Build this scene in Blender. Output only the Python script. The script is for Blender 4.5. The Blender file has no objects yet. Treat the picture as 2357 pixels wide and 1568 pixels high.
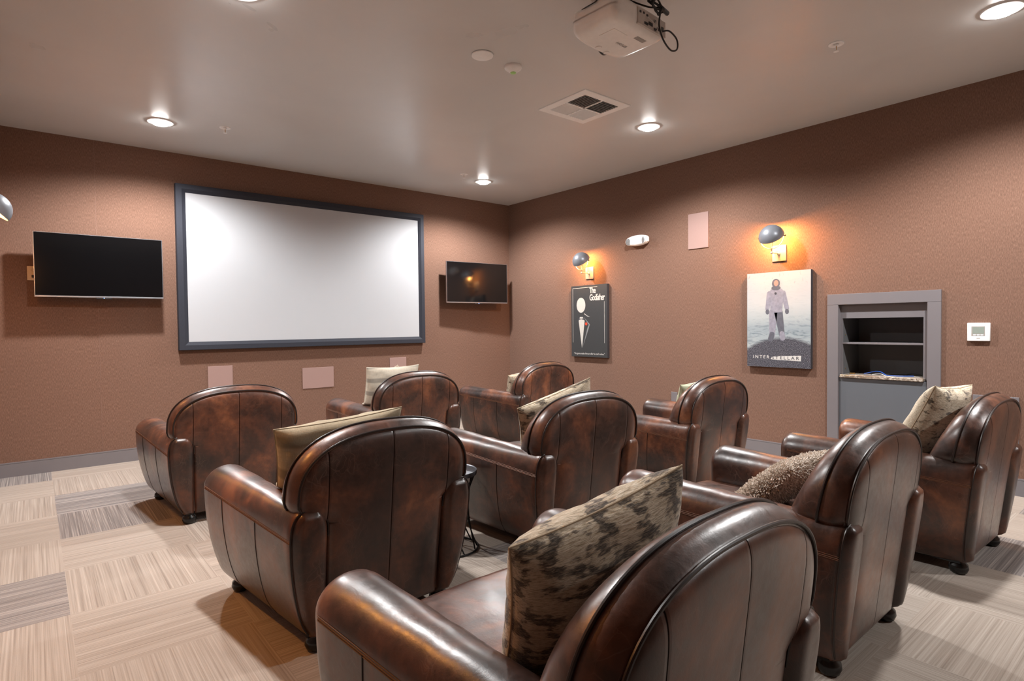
import bpy, bmesh, math, random
from mathutils import Vector, Matrix, noise as mnoise

random.seed(7)
SC = bpy.context.scene
COL = SC.collection
PI = math.pi

# ------------------------------------------------------------------ helpers
def lerp(a, b, t): return a + (b - a) * t
def s2l(c):
    c = c / 255.0
    return c / 12.92 if c <= 0.04045 else ((c + 0.055) / 1.055) ** 2.4
def rgb(r, g, b): return (s2l(r), s2l(g), s2l(b), 1.0)

class MB:
    def __init__(self): self.v = []; self.f = []; self.m = []
    def add(self, vs, fs, mi=0):
        o = len(self.v)
        self.v += [tuple(p) for p in vs]
        for f in fs:
            self.f.append([i + o for i in f]); self.m.append(mi)
        return self
    def box(self, x0, x1, y0, y1, z0, z1, mi=0):
        vs = [(x, y, z) for z in (z0, z1) for y in (y0, y1) for x in (x0, x1)]
        return self.add(vs, [(0,2,3,1),(4,5,7,6),(0,1,5,4),(2,6,7,3),(0,4,6,2),(1,3,7,5)], mi)
    def bbox(self, x0, x1, y0, y1, z0, z1, r=0.004, seg=2, mi=0):
        bm = bmesh.new()
        bmesh.ops.create_cube(bm, size=1)
        for v in bm.verts:
            v.co = Vector((lerp(x0, x1, v.co.x + .5), lerp(y0, y1, v.co.y + .5), lerp(z0, z1, v.co.z + .5)))
        bmesh.ops.bevel(bm, geom=list(bm.edges), offset=r, segments=seg, affect='EDGES', profile=.5)
        bm.verts.index_update()
        vs = [v.co[:] for v in bm.verts]; fs = [[v.index for v in f.verts] for f in bm.faces]
        bm.free()
        return self.add(vs, fs, mi)
    def rbox(self, c, h, r, n=14, disp=None, mi=0):
        # rounded block with an even grid on every side
        idx = {}; vs = []; fs = []
        def vid(p):
            k = (round(p[0], 5), round(p[1], 5), round(p[2], 5))
            if k in idx: return idx[k]
            P = [p[i] * h[i] for i in range(3)]
            inn = [max(-(h[i] - r), min(h[i] - r, P[i])) for i in range(3)]
            d = Vector([P[i] - inn[i] for i in range(3)])
            if d.length > 1e-9: d = d.normalized() * r
            q = Vector(inn) + d
            if disp: q = disp(q, p)
            vs.append((q[0] + c[0], q[1] + c[1], q[2] + c[2])); idx[k] = len(vs) - 1
            return idx[k]
        def g(i):  # denser near the edges
            t = 2 * i / n - 1
            return math.sin(t * PI / 2) * .6 + t * .4
        for ax in range(3):
            for sg in (-1, 1):
                a, b = (ax + 1) % 3, (ax + 2) % 3
                for i in range(n):
                    for j in range(n):
                        q = []
                        for (ii, jj) in ((i, j), (i+1, j), (i+1, j+1), (i, j+1)):
                            p = [0, 0, 0]; p[ax] = sg; p[a] = g(ii); p[b] = g(jj); q.append(vid(p))
                        fs.append(q if sg > 0 else q[::-1])
        return self.add(vs, fs, mi)
    def loft(self, rings, closed=True, cap0=False, cap1=False, mi=0):
        n = len(rings[0]); vs = [p for r in rings for p in r]; fs = []
        for k in range(len(rings) - 1):
            for i in range(n if closed else n - 1):
                j = (i + 1) % n
                fs.append((k*n+i, k*n+j, (k+1)*n+j, (k+1)*n+i))
        if cap0: fs.append(tuple(range(n))[::-1])
        if cap1: fs.append(tuple((len(rings)-1)*n + i for i in range(n)))
        return self.add(vs, fs, mi)
    def tube(self, pts, r, n=8, closed=False, mi=0):
        pts = [Vector(p) for p in pts]; rings = []
        m = len(pts); up = None
        for i, p in enumerate(pts):
            a = pts[(i-1) % m] if (closed or i > 0) else p
            b = pts[(i+1) % m] if (closed or i < m-1) else p
            t = (b - a)
            if t.length < 1e-9: t = Vector((0, 0, 1))
            t.normalize()
            if up is None:
                up = Vector((0, 0, 1)) if abs(t.z) < .9 else Vector((1, 0, 0))
            u = (up - t * up.dot(t))
            if u.length < 1e-6: u = t.orthogonal()
            u.normalize(); up = u; w = t.cross(u)
            rr = r(i / max(1, m-1)) if callable(r) else r
            rings.append([p + (u * math.cos(2*PI*k/n) + w * math.sin(2*PI*k/n)) * rr for k in range(n)])
        if closed: rings.append(rings[0])
        return self.loft(rings, True, not closed, not closed, mi)
    def lathe(self, prof, c=(0, 0, 0), n=28, M=None, mi=0, cap0=False, cap1=False):
        rings = []
        for (r, z) in prof:
            ring = []
            for k in range(n):
                a = 2 * PI * k / n
                p = Vector((r * math.cos(a), r * math.sin(a), z))
                if M: p = M @ p
                ring.append((p.x + c[0], p.y + c[1], p.z + c[2]))
            rings.append(ring)
        return self.loft(rings, True, cap0, cap1, mi)
    def xf(self, M):
        self.v = [tuple(M @ Vector(p)) for p in self.v]; return self
    def mirx(self):
        self.v = [(-x, y, z) for x, y, z in self.v]; self.f = [f[::-1] for f in self.f]; return self
    def build(self, name, mat, parent=None, smooth=True, angle=40):
        me = bpy.data.meshes.new(name)
        me.from_pydata(self.v, [], self.f)
        mats = mat if isinstance(mat, (list, tuple)) else [mat]
        for m in mats: me.materials.append(m)
        if len(mats) > 1:
            for p, i in zip(me.polygons, self.m): p.material_index = i
        bm = bmesh.new(); bm.from_mesh(me)
        bmesh.ops.remove_doubles(bm, verts=bm.verts, dist=1e-6)
        bmesh.ops.recalc_face_normals(bm, faces=bm.faces)
        for f in bm.faces: f.smooth = smooth
        if smooth:
            for e in bm.edges:
                if len(e.link_faces) == 2 and e.calc_face_angle(0) > math.radians(angle): e.smooth = False
        bm.to_mesh(me); bm.free()
        o = bpy.data.objects.new(name, me); COL.objects.link(o)
        if parent: o.parent = parent
        return o

def tag(o, label, cat, group=None, kind=None):
    if label: o['label'] = label
    if cat: o['category'] = cat
    if group: o['group'] = group
    if kind: o['kind'] = kind
    return o
def thing(name, loc, label, cat, rz=0.0, group=None):
    o = bpy.data.objects.new(name, None); COL.objects.link(o)
    o.empty_display_size = .1
    o.location = loc; o.rotation_euler = (0, 0, rz)
    return tag(o, label, cat, group)
def struct(o): o['kind'] = 'structure'; return o

def lamp(name, kind, loc, energy, color, parent=None, **kw):
    L = bpy.data.lights.new(name, kind); L.energy = energy; L.color = color
    for k, v in kw.items(): setattr(L, k, v)
    o = bpy.data.objects.new(name, L); COL.objects.link(o); o.location = loc
    if parent: o.parent = parent
    return o

def text_mesh(name, body, size, M, mat, parent, spacing=1.0, xscale=1.0, align='LEFT', bold=0.0, fit=None):
    cu = bpy.data.curves.new(name, 'FONT'); cu.body = body; cu.size = size
    cu.space_character = spacing; cu.align_x = align; cu.extrude = .0004; cu.offset = bold
    cu.resolution_u = 3
    t = bpy.data.objects.new(name, cu); COL.objects.link(t)
    bpy.context.view_layer.update()
    dg = bpy.context.evaluated_depsgraph_get()
    me = bpy.data.meshes.new_from_object(t.evaluated_get(dg))
    bpy.data.objects.remove(t)
    if fit:
        xs_ = [v.co.x for v in me.vertices]; ys_ = [v.co.y for v in me.vertices]
        me.transform(Matrix.Translation((-min(xs_), -min(ys_), 0)))
        me.transform(Matrix.Diagonal((fit[0] / (max(xs_) - min(xs_)), fit[1] / (max(ys_) - min(ys_)), 1, 1)))
    me.transform(Matrix.Diagonal((xscale, 1, 1, 1))); me.transform(M)
    me.materials.clear(); me.materials.append(mat)
    o = bpy.data.objects.new(name, me); COL.objects.link(o); o.parent = parent
    return o

# ------------------------------------------------------------------ materials
class NT:
    def __init__(self, name):
        self.mat = bpy.data.materials.new(name); self.mat.use_nodes = True
        self.t = self.mat.node_tree; self.t.nodes.clear()
        self.out = self.n('ShaderNodeOutputMaterial'); self.b = self.n('ShaderNodeBsdfPrincipled')
        self.l(self.b.outputs[0], self.out.inputs[0])
    def n(self, ty, **kw):
        d = self.t.nodes.new(ty)
        for k, v in kw.items(): setattr(d, k, v)
        return d
    def l(self, a, b): self.t.links.new(a, b)
    def set(self, **kw):
        for k, v in kw.items(): self.b.inputs[k.replace('_', ' ')].default_value = v
        return self
    def val(self, sock, v):
        if isinstance(v, (int, float, tuple, list)): sock.default_value = v
        else: self.l(v, sock)
    def math(self, op, a, b=0.0, c=None, clamp=False):
        d = self.n('ShaderNodeMath', operation=op, use_clamp=clamp)
        self.val(d.inputs[0], a); self.val(d.inputs[1], b)
        if c is not None: self.val(d.inputs[2], c)
        return d.outputs[0]
    def mix(self, f, a, b, mode='MIX'):
        d = self.n('ShaderNodeMix', data_type='RGBA', blend_type=mode)
        self.val(d.inputs[0], f); self.val(d.inputs[6], a); self.val(d.inputs[7], b)
        return d.outputs[2]
    def ramp(self, f, stops, interp='LINEAR'):
        d = self.n('ShaderNodeValToRGB'); d.color_ramp.interpolation = interp
        e = d.color_ramp.elements
        while len(e) < len(stops): e.new(.5)
        for q, (p, c) in zip(e, stops):
            q.position = p; q.color = c if len(c) == 4 else (*c, 1)
        self.l(f, d.inputs[0]); return d.outputs[0]
    def mapr(self, f, a, b, c=0.0, d_=1.0):
        d = self.n('ShaderNodeMapRange'); self.l(f, d.inputs[0])
        for i, v in enumerate((a, b, c, d_)): d.inputs[i+1].default_value = v
        return d.outputs[0]
    def noise(self, vec, scale, detail=3, rough=.5, dist=0.0):
        d = self.n('ShaderNodeTexNoise'); self.l(vec, d.inputs['Vector'])
        d.inputs['Scale'].default_value = scale; d.inputs['Detail'].default_value = detail
        d.inputs['Roughness'].default_value = rough; d.inputs['Distortion'].default_value = dist
        return d.outputs['Fac'], d.outputs['Color']
    def mapping(self, vec, scale=(1,1,1), rot=(0,0,0), loc=(0,0,0)):
        d = self.n('ShaderNodeMapping'); self.l(vec, d.inputs[0])
        d.inputs['Scale'].default_value = scale; d.inputs['Rotation'].default_value = rot
        d.inputs['Location'].default_value = loc
        return d.outputs[0]
    def obj(self): return self.n('ShaderNodeTexCoord').outputs['Object']
    def gen(self): return self.n('ShaderNodeTexCoord').outputs['Generated']
    def bump(self, h, strength=.3, dist=.002):
        d = self.n('ShaderNodeBump'); d.inputs['Strength'].default_value = strength
        d.inputs['Distance'].default_value = dist; self.l(h, d.inputs['Height'])
        self.l(d.outputs[0], self.b.inputs['Normal'])
    def color(self, c): self.val(self.b.inputs['Base Color'], c)

def plain(name, col, rough=.5, metal=0.0, spec=.5, noise_amt=.06, nscale=30):
    t = NT(name)
    f, _ = t.noise(t.obj(), nscale, 3)
    lo = tuple(x * (1 - noise_amt) for x in col[:3]) + (1,); hi = tuple(min(1, x * (1 + noise_amt)) for x in col[:3]) + (1,)
    t.color(t.mix(f, lo, hi))
    t.set(Roughness=rough, Metallic=metal, Specular_IOR_Level=spec)
    return t.mat
def emis(name, col, strength):
    t = NT(name); t.set(Base_Color=(.8, .8, .8, 1), Emission_Color=col, Emission_Strength=strength, Roughness=.4)
    return t.mat

def mat_wall():
    t = NT('brown_wall_fabric'); v = t.obj()
    f1, _ = t.noise(v, 620, 2, .6)
    f2, _ = t.noise(t.mapping(v, (260, 260, 45)), 1, 2, .6)
    f3, _ = t.noise(v, 1.3, 3, .5)
    s = t.math('ADD', t.math('MULTIPLY', f1, .6), t.math('MULTIPLY', f2, .4))
    c = t.ramp(s, [(.34, (.094, .049, .033)), (.52, (.188, .104, .073)), (.68, (.345, .21, .152))])
    c = t.mix(t.mapr(f3, .3, .7, 0, .22), c, (.13, .08, .06, 1))
    t.color(c); t.set(Roughness=.95, Specular_IOR_Level=.15, Sheen_Weight=.15)
    t.bump(s, .5, .003); return t.mat

def mat_ceiling():
    t = NT('taupe_ceiling_paint'); v = t.obj()
    f, _ = t.noise(v, 1.1, 4, .55, .6); f2, _ = t.noise(v, 90, 2)
    t.color(t.ramp(f, [(.3, (.615, .62, .615)), (.7, (.665, .675, .67))]))
    t.l(t.mapr(f, .3, .7, .27, .36), t.b.inputs['Roughness'])
    t.set(Specular_IOR_Level=.55)
    h = t.math('ADD', t.math('MULTIPLY', f, 1.0), t.math('MULTIPLY', f2, .02))
    t.bump(h, .12, .02); return t.mat

def mat_carpet(name, axis, grey):
    t = NT(name); v = t.obj()
    sc = (2.2, 240, 1) if axis == 'x' else (240, 2.2, 1)
    sm = (.5, 120, 1) if axis == 'x' else (120, .5, 1)
    sb = (.25, 26, 1) if axis == 'x' else (26, .25, 1)
    f1, _ = t.noise(t.mapping(v, sc), 1, 1, .5)
    fm, _ = t.noise(t.mapping(v, sm), 1, 1, .5)
    f2, _ = t.noise(t.mapping(v, sb), 1, 2, .5)
    f3, _ = t.noise(v, 300, 2, .6)
    s = t.math('ADD', t.math('ADD', t.math('MULTIPLY', f1, .30), t.math('MULTIPLY', fm, .40)), t.math('ADD', t.math('MULTIPLY', f2, .16), t.math('MULTIPLY', f3, .14)))
    if grey:
        c = t.ramp(s, [(.38, (.085, .078, .08)), (.50, (.175, .16, .155)), (.62, (.36, .325, .30))])
    else:
        c = t.ramp(s, [(.34, (.178, .145, .120)), (.48, (.29, .247, .209)), (.64, (.40, .352, .307))])
    w = t.n('ShaderNodeTexWhiteNoise', noise_dimensions='2D')
    q = t.n('ShaderNodeVectorMath', operation='FLOOR')
    t.l(t.mapping(v, (1/.61, 1/.61, 0), (0, 0, 0), (5.378/.61, .39/.61, 0)), q.inputs[0]); t.l(q.outputs[0], w.inputs['Vector'])
    c = t.mix(t.mapr(w.outputs[0], 0, 1, 0, .16), c, (.33, .24, .18, 1))
    t.color(c); t.set(Roughness=.95, Specular_IOR_Level=.1, Sheen_Weight=.2)
    t.bump(s, .6, .004); return t.mat

def mat_leather(name, back=False, dark=1.0):
    t = NT(name); v0 = t.obj()
    oi = t.n('ShaderNodeObjectInfo')
    off = t.n('ShaderNodeCombineXYZ'); r10 = t.math('MULTIPLY', oi.outputs['Random'], 23.0)
    t.l(r10, off.inputs[0]); t.l(t.math('MULTIPLY', r10, .7), off.inputs[1]); t.l(r10, off.inputs[2])
    av = t.n('ShaderNodeVectorMath', operation='ADD'); t.l(v0, av.inputs[0]); t.l(off.outputs[0], av.inputs[1])
    v = av.outputs[0]
    f1, c1 = t.noise(t.mapping(v, (1, 1, .75)), 4.6, 5, .55, .5)
    f2, _ = t.noise(v, 38, 4, .6)
    s = t.math('ADD', t.math('MULTIPLY', f1, .82), t.math('MULTIPLY', f2, .18))
    k = dark
    c = t.ramp(s, [(.34, (.007*k, .004*k, .0035*k)), (.46, (.026*k, .0105*k, .0068*k)), (.56, (.062*k, .021*k, .0105*k)), (.68, (.135*k, .047*k, .019*k))])
    # fine pale scratches
    mv = t.n('ShaderNodeMix', data_type='VECTOR'); mv.inputs[0].default_value = .22
    t.l(v, mv.inputs[4]); _, nc = t.noise(v, 3.5, 3, .6); t.l(nc, mv.inputs[5])
    acc = None
    for sc, wd, rot in ((9, .011, .4), (17, .015, 1.3), (31, .022, 2.2)):
        vo = t.n('ShaderNodeTexVoronoi', feature='DISTANCE_TO_EDGE'); vo.inputs['Scale'].default_value = sc
        t.l(t.mapping(mv.outputs[1], (1, 1, .45), (rot, rot*.7, rot)), vo.inputs['Vector'])
        ln = t.mapr(vo.outputs['Distance'], 0.0, wd, 1, 0)
        acc = ln if acc is None else t.math('MAXIMUM', acc, ln)
    fm, _ = t.noise(v, 6.5, 2, .5)
    sm = t.math('MULTIPLY', acc, t.mapr(fm, .48, .70, 0, .40))
    c = t.mix(sm, c, (.20, .12, .09, 1))
    # worn lighter haze
    fw, _ = t.noise(v, 2.1, 3, .5)
    c = t.mix(t.mapr(fw, .5, .8, 0, .22), c, (.12, .07, .052, 1))
    fc, _ = t.noise(t.mapping(v, (20, 12, 20)), 1, 2, .5, 1.2)
    h = t.math('ADD', t.math('ADD', t.math('MULTIPLY', f2, .26), t.math('MULTIPLY', fc, .0 if back else .5)), t.math('MULTIPLY', t.noise(v, 210, 2, .6)[0], .12))
    if back:
        sx = t.n('ShaderNodeSeparateXYZ'); t.l(v0, sx.inputs[0])
        ax = t.math('ABSOLUTE', sx.outputs[0])
        d = t.math('MINIMUM', ax, t.math('ABSOLUTE', t.math('SUBTRACT', ax, .276)))
        gr = t.mapr(d, .001, .0032, 1, 0)
        c = t.mix(t.math('MULTIPLY', gr, .95), c, (.004, .002, .0015, 1))
        t.l(t.math('MULTIPLY', t.math('SUBTRACT', 1.0, gr), .8), t.b.inputs['Coat Weight']); t.l(t.math('MULTIPLY', t.math('SUBTRACT', 1.0, gr), .5), t.b.inputs['Specular IOR Level'])
        h = t.math('SUBTRACT', h, t.math('MULTIPLY', t.mapr(d, .0, .009, 1, 0), .9))
        # each leather strip has its own tone
        w = t.n('ShaderNodeTexWhiteNoise', noise_dimensions='2D'); cb = t.n('ShaderNodeCombineXYZ')
        t.l(t.math('FLOOR', t.math('DIVIDE', sx.outputs[0], .276)), cb.inputs[0]); t.l(oi.outputs['Random'], cb.inputs[1])
        t.l(cb.outputs[0], w.inputs['Vector'])
        c = t.mix(t.mapr(w.outputs[0], 0, 1, .0, .35), c, (.03, .014, .01, 1))
    t.color(c)
    t.l(t.mapr(f2, .3, .7, .30, .46), t.b.inputs['Roughness'])
    t.set(Specular_IOR_Level=.5, Coat_Weight=.8, Coat_Roughness=.30, Coat_IOR=1.28)
    t.bump(h, .34, .005)
    return t.mat

def mat_hide(name='spotted_hide', th=.50):
    t = NT(name); v0 = t.obj()
    oi = t.n('ShaderNodeObjectInfo'); off = t.n('ShaderNodeCombineXYZ'); r = t.math('MULTIPLY', oi.outputs['Random'], 9.0)
    t.l(r, off.inputs[0]); t.l(r, off.inputs[1])
    av = t.n('ShaderNodeVectorMath', operation='ADD'); t.l(v0, av.inputs[0]); t.l(off.outputs[0], av.inputs[1]); v = av.outputs[0]
    fs, _ = t.noise(t.mapping(v, (40, 400, 120), (0, 0, .35)), 1, 3, .6)
    fb, _ = t.noise(t.mapping(v, (14, 110, 60), (0, 0, .35)), 1, 3, .6)
    f1, _ = t.noise(t.mapping(v, (1, 1.2, 1)), 16.5, 2, .5, .2)
    s = t.math('ADD', f1, t.math('ADD', t.math('MULTIPLY', t.math('SUBTRACT', fs, .5), .40), t.math('MULTIPLY', t.math('SUBTRACT', fb, .5), .50)))
    base = t.ramp(fs, [(.32, (.36, .28, .18)), (.5, (.58, .49, .36)), (.66, (.70, .62, .49))])
    dk = t.ramp(fs, [(.32, (.012, .010, .009)), (.5, (.06, .045, .033)), (.68, (.26, .20, .14))])
    c = t.mix(t.mapr(s, th, th + .07, 0, .94), base, dk)
    t.color(c); t.set(Roughness=.8, Specular_IOR_Level=.2, Sheen_Weight=.25)
    t.bump(fs, .7, .005); return t.mat

def mat_linen(name, base, band, axis=1, freq=7.0):
    t = NT(name); v = t.obj()
    sx = t.n('ShaderNodeSeparateXYZ'); t.l(v, sx.inputs[0])
    fa, _ = t.noise(t.mapping(v, (30, 500, 30)), 1, 2); fb, _ = t.noise(t.mapping(v, (500, 30, 30)), 1, 2)
    w = t.math('ADD', t.math('MULTIPLY', fa, .5), t.math('MULTIPLY', fb, .5))
    fn, _ = t.noise(v, 2, 2)
    st = t.math('SINE', t.math('ADD', t.math('MULTIPLY', sx.outputs[axis], freq * 2 * PI), t.math('MULTIPLY', fn, 1.5)))
    c = t.mix(t.mapr(st, .3, .75, 0, .75), base, band)
    c = t.mix(t.mapr(w, .35, .65, 0, .5), c, tuple(x * .55 for x in base[:3]) + (1,))
    t.color(c); t.set(Roughness=.9, Specular_IOR_Level=.15, Sheen_Weight=.2)
    t.bump(w, .5, .003); return t.mat

def mat_granite():
    t = NT('speckled_granite'); v = t.obj()
    f, _ = t.noise(v, 70, 4, .7); g, _ = t.noise(v, 14, 3, .6)
    t.color(t.mix(t.mapr(g, .4, .65), t.ramp(f, [(.38, (.05, .04, .035)), (.5, (.42, .36, .30)), (.6, (.75, .70, .63))]), (.20, .15, .11, 1)))
    t.set(Roughness=.3); return t.mat

def mat_poster_snow():
    # pale ice field above, dark gravel below (printed picture)
    t = NT('printed_ice_field'); v = t.gen()
    sx = t.n('ShaderNodeSeparateXYZ'); t.l(v, sx.inputs[0]); u, w = sx.outputs[1], sx.outputs[2]
    n1, _ = t.noise(t.mapping(v, (1, 3, 16)), 1.6, 5, .62, 1.2)
    n2, _ = t.noise(t.mapping(v, (1, 14, 9), (.5, 0, 0)), 1.5, 5, .7, .6)
    n3, _ = t.noise(v, 160, 2, .7)
    pale = t.ramp(w, [(.2, (.34, .385, .40)), (.40, (.26, .31, .34)), (.52, (.36, .40, .415)), (.66, (.42, .44, .445)), (1.0, (.36, .36, .38))])
    blue = t.math('MULTIPLY', t.mapr(n1, .50, .66), t.mapr(w, .36, .55, 1.0, .1))
    pale = t.mix(t.math('MULTIPLY', blue, .75), pale, (.085, .125, .155, 1))
    pale = t.mix(t.math('MULTIPLY', t.mapr(n2, .58, .70), t.mapr(w, .78, .92, 0, .6)), pale, (.12, .115, .14, 1))
    grav = t.ramp(n3, [(.40, (.018, .018, .026)), (.55, (.055, .055, .072)), (.66, (.34, .34, .38))])
    du = t.math('SUBTRACT', u, .42)
    edge = t.math('SUBTRACT', .315, t.math('MULTIPLY', t.math('MULTIPLY', du, du), .38))
    edge = t.math('ADD', edge, t.math('MULTIPLY', t.math('SUBTRACT', n1, .5), .05))
    m = t.mapr(t.math('SUBTRACT', w, edge), -.02, .02, 1, 0)
    t.color(t.mix(m, pale, grav)); t.set(Roughness=.6, Specular_IOR_Level=.3); return t.mat

M = {}
M['wall'] = mat_wall(); M['ceiling'] = mat_ceiling()
M['carpet'] = [mat_carpet('beige_carpet_lengthwise', 'y', 0), mat_carpet('beige_carpet_crosswise', 'x', 0),
               mat_carpet('grey_carpet_lengthwise', 'y', 1), mat_carpet('grey_carpet_crosswise', 'x', 1)]
M['leather'] = mat_leather('aged_brown_leather', False, 1.4); M['leather_back'] = mat_leather('aged_brown_leather_strips', True, 1.8)
M['leather_top'] = mat_leather('worn_brown_leather', False, 1.5)
M['pipe'] = plain('dark_leather_piping', (.016, .008, .006, 1), .38)
M['thread'] = plain('tan_thread', (.13, .05, .022, 1), .6)
M['black_foot'] = plain('black_lacquered_wood', (.006, .006, .006, 1), .25)
M['dark_lining'] = plain('black_underside_cloth', (.01, .01, .01, 1), .9)
M['grey_trim'] = plain('grey_trim_paint', rgb(114, 110, 113), .42, nscale=4)
M['slate'] = plain('slate_panel_paint', rgb(92, 96, 102), .45, nscale=5)
M['dark_int'] = plain('dark_cabinet_interior', (.10, .10, .103, 1), .6)
M['granite'] = mat_granite()
M['velvet'] = plain('navy_black_velvet_frame', rgb(34, 37, 48), .75, nscale=60, noise_amt=.2)
M['screen'] = plain('white_projection_cloth', (.44, .455, .48, 1), .8, nscale=3, noise_amt=.015)
M['tvglass'] = plain('black_television_glass', (.0035, .0035, .004, 1), .09, spec=.6)
M['black_plastic'] = plain('black_plastic', (.012, .012, .013, 1), .4)
M['silver'] = plain('silver_trim', (.45, .47, .52, 1), .3, .9)
M['white'] = plain('white_plastic', (.89, .90, .90, 1), .4)
M['cream'] = plain('cream_projector_plastic', (.90, .88, .85, 1), .22)
M['greydetail'] = plain('grey_printed_detail', (.33, .31, .29, 1), .5)
M['speaker'] = plain('mauve_speaker_grille', rgb(150, 122, 115), .7, nscale=400, noise_amt=.12)
M['gunmetal'] = plain('gunmetal_shade', rgb(120, 124, 131), .36, .25)
M['nickel'] = plain('satin_nickel', (.62, .56, .50, 1), .4, .55)
M['lens'] = emis('lit_lamp_lens', (1, .97, .94, 1), 28)
M['bulb'] = emis('lit_warm_bulb', (1, .58, .22, 1), 14)
M['led_red'] = emis('red_indicator', (1, .1, .05, 1), 4)
M['led_blue'] = emis('blue_indicator', (.1, .3, 1, 1), 3)
M['green_lens'] = plain('green_sensor_lens', (.45, .78, .28, 1), .3)
M['table'] = plain('graphite_table_metal', rgb(92, 96, 102), .35, .6)
M['wire'] = plain('black_wire', (.012, .011, .011, 1), .4, .5)
M['canvas_black'] = plain('black_printed_canvas', rgb(50, 52, 54), .6)
M['canvas_side'] = plain('dark_canvas_edge', rgb(52, 52, 58), .7)
M['print_white'] = plain('white_print', (.55, .54, .52, 1), .6)
M['print_pale'] = plain('pale_print', (.50, .49, .46, 1), .6)
M['print_red'] = plain('red_print', (.62, .05, .02, 1), .6)
M['print_grey'] = plain('grey_print', (.20, .21, .22, 1), .6)
M['print_suit'] = plain('pale_suit_print', (.22, .22, .27, 1), .6, nscale=40, noise_amt=.35)
M['print_suit_dark'] = plain('dark_suit_print', (.085, .09, .115, 1), .6, nscale=40, noise_amt=.3)
M['print_skin'] = plain('skin_print', (.36, .20, .16, 1), .6)
M['print_dark'] = plain('dark_print', (.04, .04, .05, 1), .6)
M['snow'] = mat_poster_snow()
M['hide'] = mat_hide(); M['pale_hide'] = mat_hide('pale_spotted_hide', .57)
M['khaki'] = mat_linen('khaki_linen', (.40, .345, .24, 1), (.15, .125, .08, 1), 1, 6.5)
M['beige'] = mat_linen('beige_linen', (.66, .60, .49, 1), (.20, .185, .165, 1), 1, 8.5)
M['green'] = plain('pale_green_velvet', (.52, .55, .38, 1), .85, nscale=14, noise_amt=.12)
M['shag'] = plain('beige_shag_yarn', (.68, .60, .52, 1), .9, nscale=160, noise_amt=.4)
M['cable_blue'] = plain('blue_cable', (.02, .10, .48, 1), .45)
M['cable_black'] = plain('black_cable', (.012, .012, .012, 1), .45)
M['cable_white'] = plain('white_cable', (.7, .7, .68, 1), .45)
M['lcd'] = plain('thermostat_display', rgb(140, 150, 142), .2)
M['brass'] = plain('brass', (.55, .33, .12, 1), .35, .9)
M['clear'] = plain('frosted_lamp_glass', (.26, .265, .27, 1), .12, nscale=120, noise_amt=.5)

# ------------------------------------------------------------------ room shell
HC = 3.05; XL = -5.825; YR = -9.3
# floor: carpet squares of 0.61 m laid quarter turned
mb = MB()
grey_cells = {(-1, 0), (0, -2), (0, -3), (-1, -5), (6, -10), (8, -10), (3, -7), (5, -4), (2, -12)}
xs = [-5.378 + .61 * i for i in range(-1, 10)]; ys = [-.39 - .61 * j for j in range(-1, 16)]
for i in range(len(xs) - 1):
    for j in range(len(ys) - 1):
        x0, x1 = max(XL, xs[i]), min(0.0, xs[i+1]); y1, y0 = min(0.0, ys[j]), max(YR, ys[j+1])
        if x1 - x0 < 1e-4 or y1 - y0 < 1e-4: continue
        ci, cj = i - 1, -j
        g = (ci, cj) in grey_cells
        cross = (ci + cj) % 2 == 1
        if ci == 0 and cj == -1: cross = cross
        mb.add([(x0, y0, 0), (x1, y0, 0), (x1, y1, 0), (x0, y1, 0)], [(0, 1, 2, 3)], (2 if g else 0) + (0 if cross else 1))
struct(mb.build('floor', M['carpet'], smooth=False))
T = .12
struct(MB().box(XL - T, T, YR - T, T, HC, HC + T).build('ceiling', M['ceiling'], smooth=False))
struct(MB().box(XL - T, T, 0, T, -.05, HC).build('wall_back', M['wall'], smooth=False))
struct(MB().box(XL - T, XL, YR, 0, -.05, HC).build('wall_left', M['wall'], smooth=False))
struct(MB().box(XL - T, T, YR - T, YR, -.05, HC).build('wall_rear', M['wall'], smooth=False))
# right wall with the opening of the built-in cabinet
NY0, NY1, NZ = -5.236, -4.577, 1.424
mb = MB()
mb.box(0, T, NY1, 0, -.05, HC); mb.box(0, T, YR, NY0, -.05, HC); mb.box(0, T, NY0, NY1, NZ, HC)
struct(mb.build('wall_right', M['wall'], smooth=False))

def baseboard(name, x0, x1, y0, y1, axis):
    mb = MB(); h = .126
    mb.box(x0, x1, y0, y1, 0, h - .012)
    dx, dy = (.004, 0) if axis == 'y' else (0, .004)
    mb.box(x0 + (dx if x0 < -1 and axis == 'y' and False else 0), x1, y0, y1, h - .010, h)
    struct(mb.build(name, M['grey_trim'], smooth=False))
baseboard('baseboard_back', XL, 0, -.014, 0, 'x')
baseboard('baseboard_left', XL, XL + .014, YR, -.014, 'y')
baseboard('baseboard_rear', XL + .014, 0, YR, YR + .014, 'x')
mb = MB()
for (a, b) in ((-4.486, -.014), (YR + .014, -5.326)):
    mb.box(-.014, 0, a, b, 0, .114); mb.box(-.014, 0, a, b, .116, .126)
struct(mb.build('baseboard_right', M['grey_trim'], smooth=False))
# raised seams of the wall fabric
mb = MB()
for x in (-4.993, -2.205, -.778): mb.box(x - .0015, x + .0015, -.0012, .001, .126, HC)
struct(mb.build('trim_1', plain('wall_seam_tape', (.20, .115, .085, 1), .9), smooth=False))

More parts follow.
